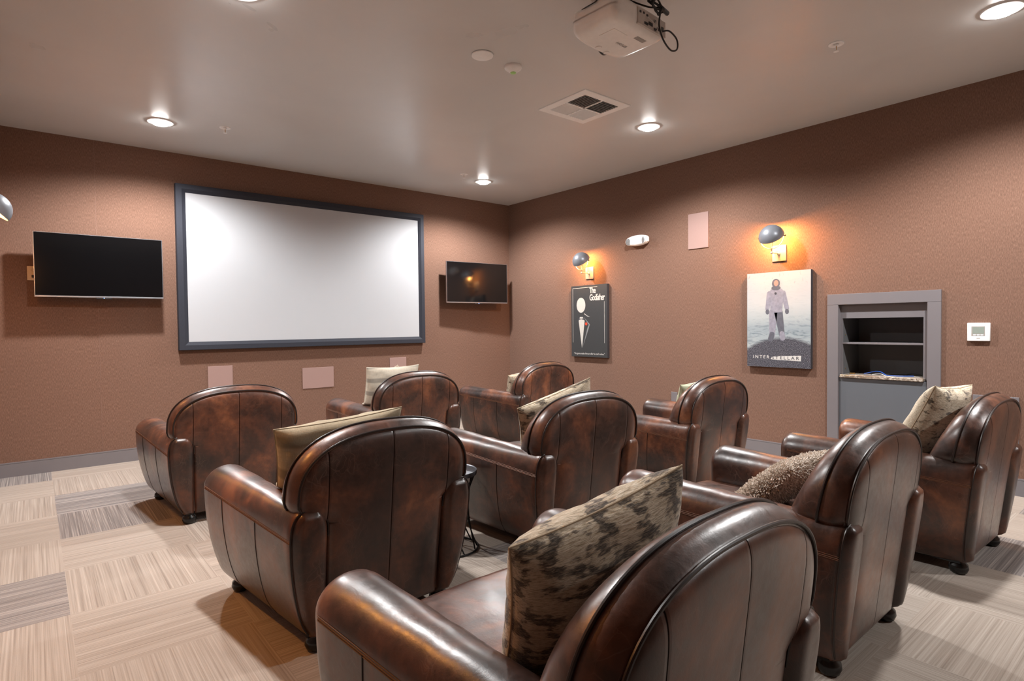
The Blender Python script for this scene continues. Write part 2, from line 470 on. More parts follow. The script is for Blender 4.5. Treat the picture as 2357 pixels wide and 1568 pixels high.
# ------------------------------------------------------------------ recessed ceiling lights
COOL = (1.0, .985, .975)
def can_light(x, y, label, energy=150):
    t = thing('recessed_light', (x, y, HC), label, 'ceiling light', group='recessed ceiling lights')
    MB().lathe([(.072, -.002), (.075, -.010), (.098, -.008), (.102, -.001), (.102, .0)], n=40).build('trim_ring', M['white'], t)
    MB().lathe([(.0005, -.034), (.03, -.032), (.055, -.025), (.070, -.013), (.074, -.001)], n=32).build('lens', M['lens'], t)  # lens domed downward to imitate the bloom around the lamp
    lamp('light_source', 'SPOT', (0, 0, -.045), energy, COOL, t, spot_size=math.radians(156), spot_blend=.55, shadow_soft_size=.06)
    return t
can_light(-4.59, -.93, 'recessed ceiling light glowing just left of the projection screen top, beside a sprinkler')
can_light(-1.155, -.93, 'recessed ceiling light near the room corner, above the television by the corner')
can_light(-1.155, -3.42, 'recessed ceiling light shining right beside the square air vent')
can_light(-4.59, -3.42, 'recessed ceiling light cut off by the top edge at the upper left of the photo')
can_light(-1.155, -5.89, 'recessed ceiling light at the upper right, above the armchair nearest the thermostat')
can_light(-1.155, -8.35, 'recessed ceiling light at the rear of the room behind the last armchairs', 140)  # unseen light, added to brighten the rear chair backs

# ------------------------------------------------------------------ projection screen
SX0, SX1, SZ0, SZ1 = -4.253, -1.569, 1.145, 2.655
OX0, OX1, OZ0, OZ1 = -4.344, -1.490, 1.062, 2.737
t = thing('projection_screen', (0, 0, 0), 'large white projection screen in a dark frame on the wall ahead', 'projection screen')
MB().box(SX0 - .01, SX1 + .01, -.046, -.040, SZ0 - .01, SZ1 + .01).build('screen_cloth', M['screen'], t, smooth=False)
mb = MB()
def rect(a, y):  # a: 0 at the outer edge, 1 at the inner edge
    x0, x1 = lerp(OX0, SX0, a), lerp(OX1, SX1, a); z0, z1 = lerp(OZ0, SZ0, a), lerp(OZ1, SZ1, a)
    return [(x0, y, z0), (x1, y, z0), (x1, y, z1), (x0, y, z1)]
mb.loft([rect(0, -.002), rect(0, -.066), rect(.04, -.070), rect(.60, -.070), rect(.64, -.067), rect(1, -.048), rect(1, -.002)])
mb.build('frame', M['velvet'], t, smooth=False)

# ------------------------------------------------------------------ televisions
def television(xl, yl, xr, yr, z0, z1, label):
    cx, cy = (xl + xr) / 2, (yl + yr) / 2; w = math.hypot(xr - xl, yr - yl); ang = math.atan2(yr - yl, xr - xl)
    t = thing('television', (cx, cy, z0), label, 'television', ang, 'wall mounted televisions'); h = z1 - z0
    mb = MB(); mb.bbox(-w/2, w/2, 0, .022, 0, h, .004, 2); mb.bbox(-w*.38, w*.38, .02, .055, .03, h*.62, .012, 2)
    mb.build('casing', M['black_plastic'], t)
    MB().box(-w/2 + .006, w/2 - .006, -.003, .001, .016, h - .006).build('screen', M['tvglass'], t, smooth=False)
    mb = MB(); mb.bbox(-w/2, w/2, -.005, .004, -.001, .013, .002, 1)
    mb.box(-w/2 - .001, -w/2 + .003, -.004, .018, 0, h); mb.box(w/2 - .003, w/2 + .001, -.004, .018, 0, h); mb.box(-w/2, w/2, -.004, .018, h - .003, h + .001)
    mb.build('bezel', M['silver'], t, smooth=False)
    MB().bbox(-.05, .07, -.004, .012, -.012, 0, .002, 1).build('sensor_bar', M['black_plastic'], t)
    MB().lathe([(.0002, 0), (.0028, 0), (.0028, .003)], (.01, -.0045, -.004), 10, Matrix.Rotation(PI/2, 3, 'X')).build('power_light', M['led_blue'], t)
    # bracket reaching the wall behind
    inv = Matrix.Translation((cx, cy, z0)) @ Matrix.Rotation(ang, 4, 'Z'); inv.invert()
    mb = MB()
    P = inv @ Vector((cx, -.024, z0 + h * .5)); Q = Vector((0, .05, h * .5))
    mb.tube([P, P.lerp(Q, .5) + Vector((.06, 0, 0)), Q], .018, 8)
    mb.bbox(Q.x - .12, Q.x + .12, .05, .064, h * .5 - .12, h * .5 + .12, .003, 1)
    mb.build('wall_bracket', M['black_plastic'], t)
    MB().bbox(cx - .13, cx + .13, -.016, -.002, z0 + h*.5 - .14, z0 + h*.5 + .14, .003, 1).xf(inv).build('wall_plate', M['black_plastic'], t)
    return t
television(-5.455, -.185, -4.489, -.178, 1.572, 2.137, 'black television on a wall bracket left of the projection screen')
television(-1.215, -.17, -.238, -.24, 1.590, 2.143, 'black television in the corner right of the screen, reflecting a wall lamp')

# outlet behind the left television
t = thing('wall_outlet', (-5.46, 0, 1.787), 'beige double outlet half hidden behind the left edge of the left television', 'outlet')
MB().bbox(-.042, .042, -.006, 0, -.063, .063, .002, 2).build('cover_plate', plain('beige_plate', rgb(214, 190, 160), .45), t)
for dz in (-.028, .028):
    MB().lathe([(.0003, .002), (.015, .002), (.016, 0)], (0, -.006, dz), 18, Matrix.Rotation(PI/2, 3, 'X')).build('socket', plain('beige_socket', rgb(200, 176, 148), .45), t)
p = thing('power_plug', (-5.46, -.008, 1.759), 'black plug in the beige outlet left of the television', 'plug')
MB().bbox(-.012, .012, -.03, 0, -.012, .012, .004, 2).build('plug_body', M['black_plastic'], p)
MB().tube([(0, -.03, 0), (.01, -.045, -.02), (.05, -.05, -.06), (.12, -.04, -.05), (.18, -.03, .03)], .003, 8).build('cord', M['black_plastic'], p)

# ------------------------------------------------------------------ in-wall speakers
def speaker_back(x0, x1, z0, z1, label):
    cx, cz = (x0+x1)/2, (z0+z1)/2
    t = thing('wall_speaker', (cx, 0, cz), label, 'speaker', group='flush speaker grilles')
    MB().bbox(x0-cx, x1-cx, -.008, 0, z0-cz, z1-cz, .002, 1).build('grille', M['speaker'], t, smooth=False)
speaker_back(-4.077, -3.837, .51, .883, 'mauve upright speaker grille below the left part of the screen')
speaker_back(-3.092, -2.721, .571, .812, 'mauve wide speaker grille below the middle of the screen')
speaker_back(-1.982, -1.745, .51, .882, 'mauve speaker grille below the right end of the screen, behind the beige pillow')
t = thing('wall_speaker', (0, -3.182, 2.258), 'pale upright speaker grille high on the wall between the two wall lamps', 'speaker', group='flush speaker grilles')
MB().bbox(-.012, 0, -.121, .121, -.187, .187, .002, 1).build('grille', M['speaker'], t, smooth=False)

# ------------------------------------------------------------------ emergency light
t = thing('emergency_light', (0, -2.405, 2.245), 'white twin-lamp emergency light on the wall left of the speaker grille', 'emergency light')
def dsp(q, p):
    f = 1 - .42 * (abs(p[1]) ** 2.2)
    return Vector((q[0], q[1], q[2] * f))
MB().rbox((-.035, 0, 0), (.035, .152, .062), .03, 16, dsp).build('housing', M['white'], t)
for sy in (-1, 1):
    R = Matrix.Rotation(-PI/2, 3, 'Y') @ Matrix.Rotation(sy * .35, 3, 'X')
    MB().lathe([(.030, -.02), (.040, 0), (.042, .012), (.038, .016)], (-.058, sy * .105, -.008), 24, R).build('lamp_head', M['white'], t)
    MB().lathe([(.0003, .019), (.02, .018), (.037, .013)], (-.058, sy * .105, -.008), 24, R).build('lamp_lens', M['clear'], t)
MB().lathe([(.0003, .004), (.004, .003), (.004, 0)], (-.068, .01, -.045), 12, Matrix.Rotation(-PI/2, 3, 'Y')).build('indicator', M['led_red'], t)

# ------------------------------------------------------------------ wall sconces (local: wall at x=0, room towards -x)
def sconce(loc, rz, label, energy=17):
    t = thing('wall_sconce', loc, label, 'wall lamp', rz, 'dome wall lamps')
    MB().bbox(-.014, 0, -.066, .066, -.075, .075, .003, 2).build('back_plate', M['nickel'], t)
    mb = MB(); mb.tube([(-.012, 0, -.005), (-.05, 0, -.005), (-.155, 0, -.005)], .0055, 10)
    mb.lathe([(.013, 0), (.013, .02), (.008, .024)], (-.014, 0, -.005), 16, Matrix.Rotation(-PI/2, 3, 'Y'))
    mb.rbox((-.155, 0, -.005), (.012, .012, .012), .0118, 8)
    mb.build('arm', M['nickel'], t)
    mb = MB(); mb.lathe([(.0065, 0), (.0065, .035), (.009, .038), (.009, .043), (.0075, .045), (.0075, .092), (.018, .096), (.018, .112), (.012, .116), (.0004, .116)], (-.155, 0, -.005), 18)
    mb.build('stem', M['nickel'], t)
    zc = .140; R = .113
    MB().tube([(-.155, R * math.cos(a), zc + (R - .004) * math.sin(a)) for a in [PI + PI * i / 24 for i in range(25)]], .004, 8).build('yoke', M['nickel'], t)
    rot = Matrix.Rotation(math.radians(-38), 3, 'Y')
    prof = [(R * math.cos(a), R * math.sin(a)) for a in [PI/2 * i / 16 for i in range(17)]]
    prof[-1] = (.0004, R); inner = [(r - .004 if r > .01 else r, z - .004 if z > .02 else z) for r, z in prof[::-1]]
    MB().lathe(prof + inner + [prof[0]], (-.155, 0, zc), 40, rot).build('shade', M['gunmetal'], t)
    for s in (-1, 1):
        MB().lathe([(.005, 0), (.005, .012), (.007, .014), (.007, .018), (.0004, .019)], (-.155, s * (R - .002), zc), 12, Matrix.Rotation(-s * PI/2, 3, 'X')).build('pivot_knob', M['wire'], t)
    MB().rbox((-.152, 0, zc + .008), (.019, .019, .026), .0185, 8).build('bulb', M['bulb'], t)
    lamp('bulb_light', 'POINT', (-.152, 0, zc + .004), energy, (1, .40, .085), t, shadow_soft_size=.034)
    return t
sconce((0, -1.622, 1.930), 0, 'dome wall lamp over the black poster')
sconce((0, -4.050, 1.930), 0, 'dome wall lamp over the pale icy poster', 34)
sconce((XL, -1.622, 1.930), PI, 'dome wall lamp cut off at the left edge of the photo')
sconce((XL, -4.050, 1.930), PI, 'dome wall lamp on the left wall outside the left edge of the photo', 44)

# ------------------------------------------------------------------ poster canvases on the right wall
TX = Matrix(((0, 0, -1, 0), (-1, 0, 0, 0), (0, 1, 0, 0), (0, 0, 0, 1)))   # text frame on the right wall
def flat(name, pts, x, mat, parent, th=.0006):
    n = len(pts)
    MB().loft([[(x, a, b) for a, b in pts], [(x - th, a, b) for a, b in pts]], True, True, True).build(name, mat, parent, smooth=False)
def ell(cu, cv, ru, rv, n=28): return [(cu + ru * math.cos(2*PI*i/n), cv + rv * math.sin(2*PI*i/n)) for i in range(n)]
def canvas(loc, W, H, label, face):
    t = thing('movie_poster', loc, label, 'poster')
    MB().bbox(-.040, 0, -W/2, W/2, 0, H, .003, 2).build('stretcher_frame', M['canvas_side'], t)
    MB().box(-.0408, -.0398, -W/2 + .001, W/2 - .001, .001, H - .001).build('printed_face', face, t, smooth=False)
    return t
PW, PH = .613, .911
t = canvas((-.0012, -1.6315, .865), PW, PH, 'black movie poster canvas with white title and a pale figure, under a dome lamp', M['canvas_black'])
def uv(pts): return [(PW/2 - u * PW, v * PH) for u, v in pts]
X0 = -.0408
def TM(u, v): return Matrix.Translation((X0 - .0006, PW/2 - u * PW, v * PH)) @ TX
text_mesh('title_lettering', 'The', .088, TM(.53, .884), M['print_white'], t, .82, bold=.002, fit=(.105, .072))
text_mesh('title_lettering', 'Godfather', .088, TM(.53, .782), M['print_white'], t, .80, bold=.002, fit=(.255, .082))
text_mesh('quote_lettering', "\u201cI'm gonna make him an offer he can't refuse.\u201d", .036, TM(.075, .026), M['print_white'], t, .95, fit=(.525, .032))
for i, q in enumerate(([(.045, .962), (.74, .968), (.74, .974), (.045, .968)], [(.045, .20), (.052, .20), (.052, .965), (.045, .965)], [(.925, .20), (.932, .20), (.932, .765), (.925, .765)])):
    flat('border_line', uv(q), X0, M['print_pale'], t)
# plain stand-in figure: an oval, a tapering wedge, a red dot
flat('pale_oval', uv(ell(.285, .725, .125, .105)), X0, M['print_pale'], t)
flat('pale_wedge', uv([(.215, .505), (.255, .56), (.33, .56), (.385, .505), (.305, .125)]), X0, M['print_pale'], t)
flat('dark_band', uv([(.20, .515), (.29, .528), (.38, .515), (.38, .545), (.29, .535), (.20, .545)]), X0 - .0008, M['print_dark'], t)
flat('lapel_line', uv([(.36, .56), (.53, .455), (.50, .40), (.335, .15), (.46, .40), (.50, .45)]), X0, M['print_grey'], t)
flat('shoulder_line', uv([(.38, .61), (.46, .575), (.54, .56), (.46, .567), (.375, .60)]), X0, M['print_pale'], t)
flat('red_dot', uv(ell(.43, .462, .032, .022, 14)), X0 - .0003, M['print_red'], t)

PW, PH = .608, .905
t = canvas((-.0012, -4.051, .850), PW, PH, 'pale movie poster canvas with a standing figure on dark gravel, beside the grey cabinet', M['snow'])
def limb(a, b, ra, rb, n=10):
    a = Vector(a); b = Vector(b); d = (b - a).normalized(); w = Vector((-d.y, d.x))
    th = math.atan2(d.y, d.x)
    out = [(b.x + rb * math.cos(th - PI/2 + PI*i/n), b.y + rb * math.sin(th - PI/2 + PI*i/n)) for i in range(n + 1)]
    out += [(a.x + ra * math.cos(th + PI/2 + PI*i/n), a.y + ra * math.sin(th + PI/2 + PI*i/n)) for i in range(n + 1)]
    return [(p[0], p[1]) for p in out]
def uvm(pts): return [(PW/2 - a, b) for a, b in pts]      # metres from the lower left corner
flat('figure_leg', uvm(limb((.262, .52), (.250, .30), .040, .026)), X0, M['print_suit'], t)
flat('figure_leg', uvm(limb((.312, .52), (.345, .31), .040, .026)), X0, M['print_suit_dark'], t)
flat('figure_boot', uvm(limb((.250, .315), (.238, .272), .024, .026)), X0 - .0006, M['print_suit_dark'], t)
flat('figure_boot', uvm(limb((.346, .32), (.352, .280), .024, .026)), X0 - .0006, M['print_suit'], t)
flat('figure_arm', uvm(limb((.225, .70), (.205, .555), .026, .020)), X0, M['print_suit'], t)
flat('figure_arm', uvm(limb((.355, .70), (.392, .555), .026, .020)), X0, M['print_suit'], t)
flat('figure_hand', uvm(ell(.205, .528, .018, .024, 14)), X0 - .0006, M['print_suit_dark'], t)
flat('figure_hand', uvm(ell(.392, .528, .018, .024, 14)), X0 - .0006, M['print_suit_dark'], t)
flat('figure_torso', uvm([(.235, .52), (.345, .52), (.352, .60), (.368, .70), (.345, .742), (.24, .742), (.215, .70), (.232, .60)]), X0 - .0008, M['print_suit'], t)
flat('figure_collar', uvm(ell(.288, .752, .044, .022)), X0 - .0012, M['print_suit_dark'], t)
flat('figure_hood', uvm(ell(.288, .795, .038, .044)), X0 - .0010, M['print_suit_dark'], t)
flat('figure_face', uvm(ell(.290, .797, .022, .028)), X0 - .0018, M['print_skin'], t)
flat('chest_badge', uvm(ell(.285, .70, .011, .012, 14)), X0 - .0018, M['print_dark'], t)
flat('title_patch', uvm([(.235, .076), (.30, .072), (.40, .070), (.52, .066), (.523, .118), (.40, .112), (.30, .108), (.25, .10)]), X0, M['print_white'], t)
def TM2(a, b): return Matrix.Translation((X0 - .0008, PW/2 - a, b)) @ TX
text_mesh('title_lettering', 'INTER', .040, TM2(.064, .082), M['print_white'], t, 1.5, bold=.0006, fit=(.160, .029))
text_mesh('title_lettering', 'STELLAR', .040, TM2(.250, .078), M['print_dark'], t, 1.5, bold=.0003, fit=(.255, .029))

# ------------------------------------------------------------------ built-in cabinet
t = thing('built_in_cabinet', (0, -4.906, 0), 'grey built-in media cabinet with an open shelf and stone ledge in the wall', 'cabinet')
cy = -4.906
def cb(mb, x0, x1, y0, y1, z0, z1, r=None):
    return mb.bbox(x0, x1, y0-cy, y1-cy, z0, z1, r, 1) if r else mb.box(x0, x1, y0-cy, y1-cy, z0, z1)
mb = MB()
cb(mb, -.020, .0, -4.577, -4.486, 0, 1.4235, .0015); cb(mb, -.020, .0, -5.326, -5.236, 0, 1.4235, .0015); cb(mb, -.020, .0, -5.326, -4.486, 1.4245, 1.518, .0015)
mb.build('casing', M['grey_trim'], t, smooth=False)
mb = MB()
cb(mb, .03, .05, -5.236, -4.577, 1.306, 1.424); cb(mb, .03, .05, -4.594, -4.577, .79, 1.306); cb(mb, .03, .05, -5.236, -5.198, .79, 1.306)
cb(mb, 0, .03, -4.579, -4.577, .79, 1.424); cb(mb, 0, .03, -5.236, -5.234, .79, 1.424); cb(mb, 0, .03, -5.236, -4.577, 1.4235, 1.4245)
mb.build('face_frame', M['grey_trim'], t, smooth=False)
mb = MB()
cb(mb, .40, .42, -5.236, -4.577, .79, 1.32); cb(mb, .05, .42, -4.592, -4.577, .79, 1.32); cb(mb, .05, .42, -5.236, -5.198, .79, 1.32); cb(mb, .05, .42, -5.236, -4.577, 1.306, 1.33)
mb.build('niche', M['dark_int'], t, smooth=False)
mb = MB(); cb(mb, .035, .40, -5.198, -4.592, 1.079, 1.094, .002); mb.build('shelf', M['grey_trim'], t, smooth=False)
mb = MB(); cb(mb, -.022, .42, -5.212, -4.590, .788, .813, .004); mb.build('stone_ledge', M['granite'], t, smooth=False)
mb = MB(); cb(mb, .002, .03, -5.236, -4.577, 0, .788); cb(mb, -.001, .0025, -5.232, -4.58, .002, .785, .001); mb.build('lower_panel', M['slate'], t, smooth=False)
mb = MB()
for z in (.86, 1.16):
    mb.lathe([(.0004, .004), (.004, .003), (.004, 0)], (.10, -4.592 - cy, z), 10, Matrix.Rotation(PI/2, 3, 'X'))
mb.build('shelf_pin', M['brass'], t)
def cable(name, pts, r, mat, label):
    o = MB().tube(pts, r, 8).build(name, mat); tag(o, label, 'cable', 'loose cables on the ledge')
def curl(y0, y1, z, amp, ph, n=26, xb=.17):
    return [(xb + .06 * math.sin(ph + 6 * i / n), lerp(y0, y1, i / n), z + amp * max(0, math.sin(PI * i / n) * math.sin(ph + 5 * i / n))) for i in range(n + 1)]
cable('network_cable', curl(-4.72, -5.10, .8175, .035, .6, xb=.13), .0035, M['cable_blue'], 'blue network cable lying on the stone ledge of the cabinet')
cable('black_cord', curl(-4.64, -5.12, .8165, .04, 2.4, xb=.24), .0028, M['cable_black'], 'black cord looped on the cabinet ledge behind the blue cable')
cable('white_cord', curl(-4.80, -5.17, .8155, .03, 1.4, xb=.06), .0022, M['cable_white'], 'thin white cord at the front of the cabinet ledge')
o = MB().tube([(.10, -4.63, .8195), (.10, -4.648, .8195), (.10, -4.65, .8195), (.10, -4.672, .8195)], .006, 10).build('cable_connector', M['brass'])
tag(o, 'small brass cable connector at the left end of the cabinet ledge', 'connector')

# access panel, thermostat, outlet cover
t = thing('access_panel', (0, -5.661, .25), 'grey framed access panel low on the wall behind the rightmost armchair', 'access panel')
mb = MB()
for a in ((-.134, -.100, 0, .465), (.100, .134, 0, .465), (-.100, .100, 0, .034), (-.100, .100, .431, .465)):
    mb.bbox(-.016, 0, a[0], a[1], a[2], a[3], .002, 1)
mb.build('frame', M['grey_trim'], t, smooth=False)
MB().box(-.008, 0, -.100, .100, .034, .431).build('door_panel', M['slate'], t, smooth=False)
t = thing('thermostat', (0, -5.560, 1.188), 'white square thermostat with a grey display on the wall right of the cabinet', 'thermostat')
MB().bbox(-.026, 0, -.068, .068, -.068, .068, .005, 2).build('housing', M['white'], t)
MB().box(-.0268, -.0258, -.040, .042, -.030, .042).build('display_frame', M['greydetail'], t, smooth=False)
MB().box(-.0275, -.0266, -.034, .034, -.012, .036).build('display', M['lcd'], t, smooth=False)
for k in (-1, 0, 1): MB().bbox(-.0285, -.0262, k*.022 - .008, k*.022 + .008, -.027, -.019, .001, 1).build('button', M['white'], t)
MB().box(-.0264, -.0259, -.010, .010, -.050, -.046).build('maker_mark', M['greydetail'], t, smooth=False)
t = thing('outlet_plate', (0, -2.875, .46), 'grey wall plate low on the wall, half hidden behind the armchair with the green pillow', 'wall plate')
MB().bbox(-.008, 0, -.04, .04, -.06, .06, .002, 1).build('cover', M['grey_trim'], t, smooth=False)

# ------------------------------------------------------------------ ceiling fittings
t = thing('detector_cover', (-3.160, -3.613, HC), 'flat round white cover on the ceiling, larger of the two discs left of the vent', 'ceiling cover')
MB().lathe([(.0004, -.014), (.055, -.013), (.070, -.009), (.072, -.004), (.064, -.003), (.064, 0)], n=40).build('cover', M['white'], t)
t = thing('motion_sensor', (-2.893, -3.606, HC), 'small round white ceiling sensor with a green lens', 'motion sensor')
MB().lathe([(.058, 0), (.060, -.012), (.056, -.020), (.028, -.040), (.020, -.044)], n=36).build('housing', M['white'], t)
MB().lathe([(.021, -.043), (.018, -.049), (.008, -.052), (.0004, -.0525)], n=24).build('lens', M['green_lens'], t)
def sprinkler(x, y, label, r=.045):
    t = thing('fire_sprinkler', (x, y, HC), label, 'sprinkler', group='ceiling sprinklers')
    MB().lathe([(r * .35, -.002), (r * .5, -.003), (r * .8, -.008), (r, -.005), (r, 0)], n=32).build('escutcheon', M['white'], t)
    mb = MB(); mb.lathe([(.010, 0), (.010, -.012), (.007, -.014), (.0004, -.014)], n=16)
    for s in (-1, 1): mb.tube([(s*.009, 0, -.010), (s*.010, 0, -.03), (s*.003, 0, -.048)], .002, 6)
    mb.build('frame', M['white'], t)
    MB().tube([(0, 0, -.012), (0, 0, -.040)], .0028, 8).build('glass_bulb', plain('amber_bulb', (.6, .32, .1, 1), .2) if 'amber_bulb' not in bpy.data.materials else bpy.data.materials['amber_bulb'], t)
    MB().lathe([(.0004, -.046), (.015, -.047), (.016, -.049), (.0004, -.050)], n=20).build('deflector', M['white'], t)
sprinkler(-1.472, -5.125, 'ceiling fire sprinkler nearest the thermostat end, at the upper right')
sprinkler(-4.121, -1.101, 'ceiling fire sprinkler above the left part of the projection screen')
sprinkler(-1.547, -1.081, 'ceiling fire sprinkler beside the light near the room corner')

# square diffuser
VX0, VX1, VY0, VY1 = -2.223, -1.694, -3.650, -3.121
t = thing('air_vent', ((VX0+VX1)/2, (VY0+VY1)/2, HC), 'square white louvred air vent in the ceiling', 'air vent')
h = .2645; q = .195
mb = MB()
mb.loft([[(sx*a, sy*a, z) for sx, sy in ((-1,-1),(1,-1),(1,1),(-1,1))] for a, z in ((h, 0), (h, -.006), (h-.004, -.009), (q, -.009), (q, -.001))])
mb.build('frame', M['white'], t, smooth=False)
MB().box(-q, q, -q, q, -.0015, -.0005).build('duct_shade_sheet', plain('duct_shade', (.05, .045, .045, 1), .8), t, smooth=False)  # flat dark sheet stands in for the shade inside the vent opening
mb = MB(); mb.box(-.006, .006, -q, q, -.012, -.001); mb.box(-q, q, -.006, .006, -.012, -.001); mb.build('divider', M['white'], t, smooth=False)
def louvers(qx, qy, along, d):
    mb = MB(); n = 8; s = q / n
    for i in range(n):
        c = (i + .5) * s
        a, b = c - d * .011, c + d * .0035      # lower edge / upper edge offset
        if along == 'y':
            xa, xb_ = qx * c + d * .004, qx * c - d * .006
            y0, y1 = (0, q) if qy > 0 else (-q, 0)
            mb.add([(xa, y0, -.013), (xa, y1, -.013), (xb_, y1, -.002), (xb_, y0, -.002)], [(0, 1, 2, 3)])
            mb.add([(xa, y0, -.0145), (xa, y1, -.0145), (xb_, y1, -.0035), (xb_, y0, -.0035)], [(3, 2, 1, 0)])
        else:
            ya, yb = qy * c + d * .004, qy * c - d * .006
            x0, x1 = (0, q) if qx > 0 else (-q, 0)
            mb.add([(x0, ya, -.013), (x1, ya, -.013), (x1, yb, -.002), (x0, yb, -.002)], [(0, 1, 2, 3)])
            mb.add([(x0, ya, -.0145), (x1, ya, -.0145), (x1, yb, -.0035), (x0, yb, -.0035)], [(3, 2, 1, 0)])
    mb.build('louvers', M['white'], t, smooth=False)
louvers(-1, -1, 'y', -1); louvers(1, -1, 'x', -1); louvers(1, 1, 'y', 1); louvers(-1, 1, 'x', 1)

# ------------------------------------------------------------------ projector
t = thing('projector', (-3.0, -4.625, 2.80), 'white ceiling-mounted projector with dangling black cables', 'projector', math.radians(3))
def dpr(qv, p):
    k = 1 - .10 * max(0, -p[2]) * (abs(p[0]) ** 4) ; z = qv[2]
    y = qv[1] + (.02 * (1 - abs(p[0])**2) if p[1] > .5 else 0)
    return Vector((qv[0], y, z + (.018 * (max(0, abs(p[0]) - .5) * 2) ** 2 if p[2] < 0 else 0)))
MB().rbox((0, 0, .07), (.225, .155, .07), .048, 20, dpr).build('body', M['cream'], t)
mb = MB(); mb.box(-.05, .20, -.160, -.148, .022, .105); mb.build('connector_panel', plain('grey_port_panel', (.55, .50, .46, 1), .5), t, smooth=False)
mb = MB()
for i, (px, pz, w, hh) in enumerate(((-.03, .085, .012, .010), (.0, .088, .01, .01), (.03, .085, .012, .008), (.06, .05, .035, .016), (.10, .075, .018, .018), (.13, .045, .035, .014), (.17, .06, .02, .02), (.10, .035, .02, .012), (.02, .04, .03, .012))):
    mb.box(px - w/2, px + w/2, -.163, -.159, pz - hh/2, pz + hh/2)
mb.build('ports', M['black_plastic'], t, smooth=False)
MB().lathe([(.052, 0), (.052, .03), (.045, .036), (.038, .02), (.0004, .018)], (.09, .155, .07), 28, Matrix.Rotation(-PI/2, 3, 'X')).build('projection_lens', M['black_plastic'], t)
mb = MB()
mb.box(-.14, -.02, .0, .055, -.0012, .0002)
for k in range(4): mb.box(-.035 + k*.0, .06, -.085 + k*.007, -.0815 + k*.007, -.001, .0002)
MB().bbox(-.13, -.02, -.07, .03, -.0015, .001, .0006, 1).build('lamp_cover', M['cream'], t, smooth=False)
mb = MB()
for k in range(5): mb.box(.03, .11, -.10 + k*.006, -.097 + k*.006, -.0014, .0004)
mb.build('rating_label', M['greydetail'], t, smooth=False)
for x, y in ((-.03, .115), (.05, .125)): MB().lathe([(.0004, -.006), (.016, -.006), (.018, -.003), (.018, .003)], (x, y, .002), 20).build('foot', M['cream'], t)
text_mesh('maker_lettering', 'EPSON', .026, Matrix.Translation((.085, .005, -.0012)) @ Matrix.Rotation(PI, 4, 'Y'), M['greydetail'], t, 1.1)
mb = MB(); mb.bbox(-.06, .06, -.06, .06, .14, .152, .004, 1); mb.tube([(0, 0, .15), (0, 0, .235)], .022, 14)
for sx, sy in ((-1,-1),(1,-1),(1,1),(-1,1)): mb.tube([(sx*.04, sy*.04, .148), (sx*.13, sy*.09, .146), (sx*.15, sy*.10, .13)], .008, 6)
mb.bbox(-.085, .085, -.085, .085, .236, .2495, .004, 1)
mb.build('ceiling_mount', M['black_plastic'], t)
MB().bbox(-.22, -.07, -.03, .09, .205, .216, .003, 1).build('junction_plate', M['white'], t, smooth=False)
def smooth_path(P, n=8):
    P = [Vector(p) for p in P]; out = []
    for i in range(len(P) - 1):
        a, b, c, d = P[max(0, i-1)], P[i], P[i+1], P[min(len(P)-1, i+2)]
        for k in range(n):
            u = k / n
            out.append(.5 * ((2*b) + (c-a)*u + (2*a-5*b+4*c-d)*u*u + (3*b-a-3*c+d)*u**3))
    out.append(P[-1]); return out
MB().tube(smooth_path([(.02, -.03, .22), (.10, -.12, .17), (.13, -.185, .15), (.09, -.20, .10), (.08, -.20, .03), (.12, -.20, -.03), (.19, -.20, -.06), (.25, -.20, -.035), (.255, -.195, .02), (.20, -.185, .05), (.165, -.165, .045)]), .0045, 8).build('signal_cable', M['cable_black'], t)
mb = MB()
for k in range(3):
    mb.tube(smooth_path([(.10 + .052*math.cos(a + k), -.185 + .012*k + .01*math.sin(2*a), .152 + .022*math.sin(a + k*.6)) for a in [2*PI*i/8 for i in range(9)]], 4), .005, 8)
mb.tube([(.13, -.185, .145), (.19, -.18, .142)], .012, 8)
mb.build('coiled_cable', M['cable_black'], t)
MB().tube(smooth_path([(.09, -.165, .08), (.07, -.19, .03), (.09, -.195, -.015), (.12, -.19, -.005), (.10, -.18, .04), (.03, -.165, .075)]), .0016, 6).build('thin_wire', M['cable_white'], t)
MB().tube(smooth_path([(-.10, .05, .22), (-.20, .0, .15), (-.225, -.03, .12), (-.21, .08, .125), (-.14, .10, .16)]), .003, 6).build('security_cable', M['cable_black'], t)

# ------------------------------------------------------------------ side table
t = thing('side_table', (-3.655, -3.905, 0), 'small round black wire side table between two leather armchairs', 'side table')
R = .158; TZ = .455
MB().lathe([(.0004, TZ - .006), (R - .004, TZ - .006), (R, TZ - .002), (R, TZ - .026), (R - .006, TZ - .028), (R - .010, TZ - .014), (.0004, TZ - .012)], n=48).build('tabletop', M['table'], t)
MB().tube([(R*1.02*math.cos(a), R*1.02*math.sin(a), .006) for a in [2*PI*i/40 for i in range(40)]], .0055, 8, True).build('base_ring', M['wire'], t)
for k in range(12):
    a0 = 2*PI*k/12; s = 1 if k % 2 else -1
    pts = []
    for i in range(17):
        u = i / 16; a = a0 + s * .95 * (u - .5); r = R * (1.0 - .30 * math.sin(PI*u))
        pts.append((r*.97*math.cos(a), r*.97*math.sin(a), lerp(.008, TZ - .02, u)))
    MB().tube(pts, .0045, 6).build('leg', M['wire'], t)

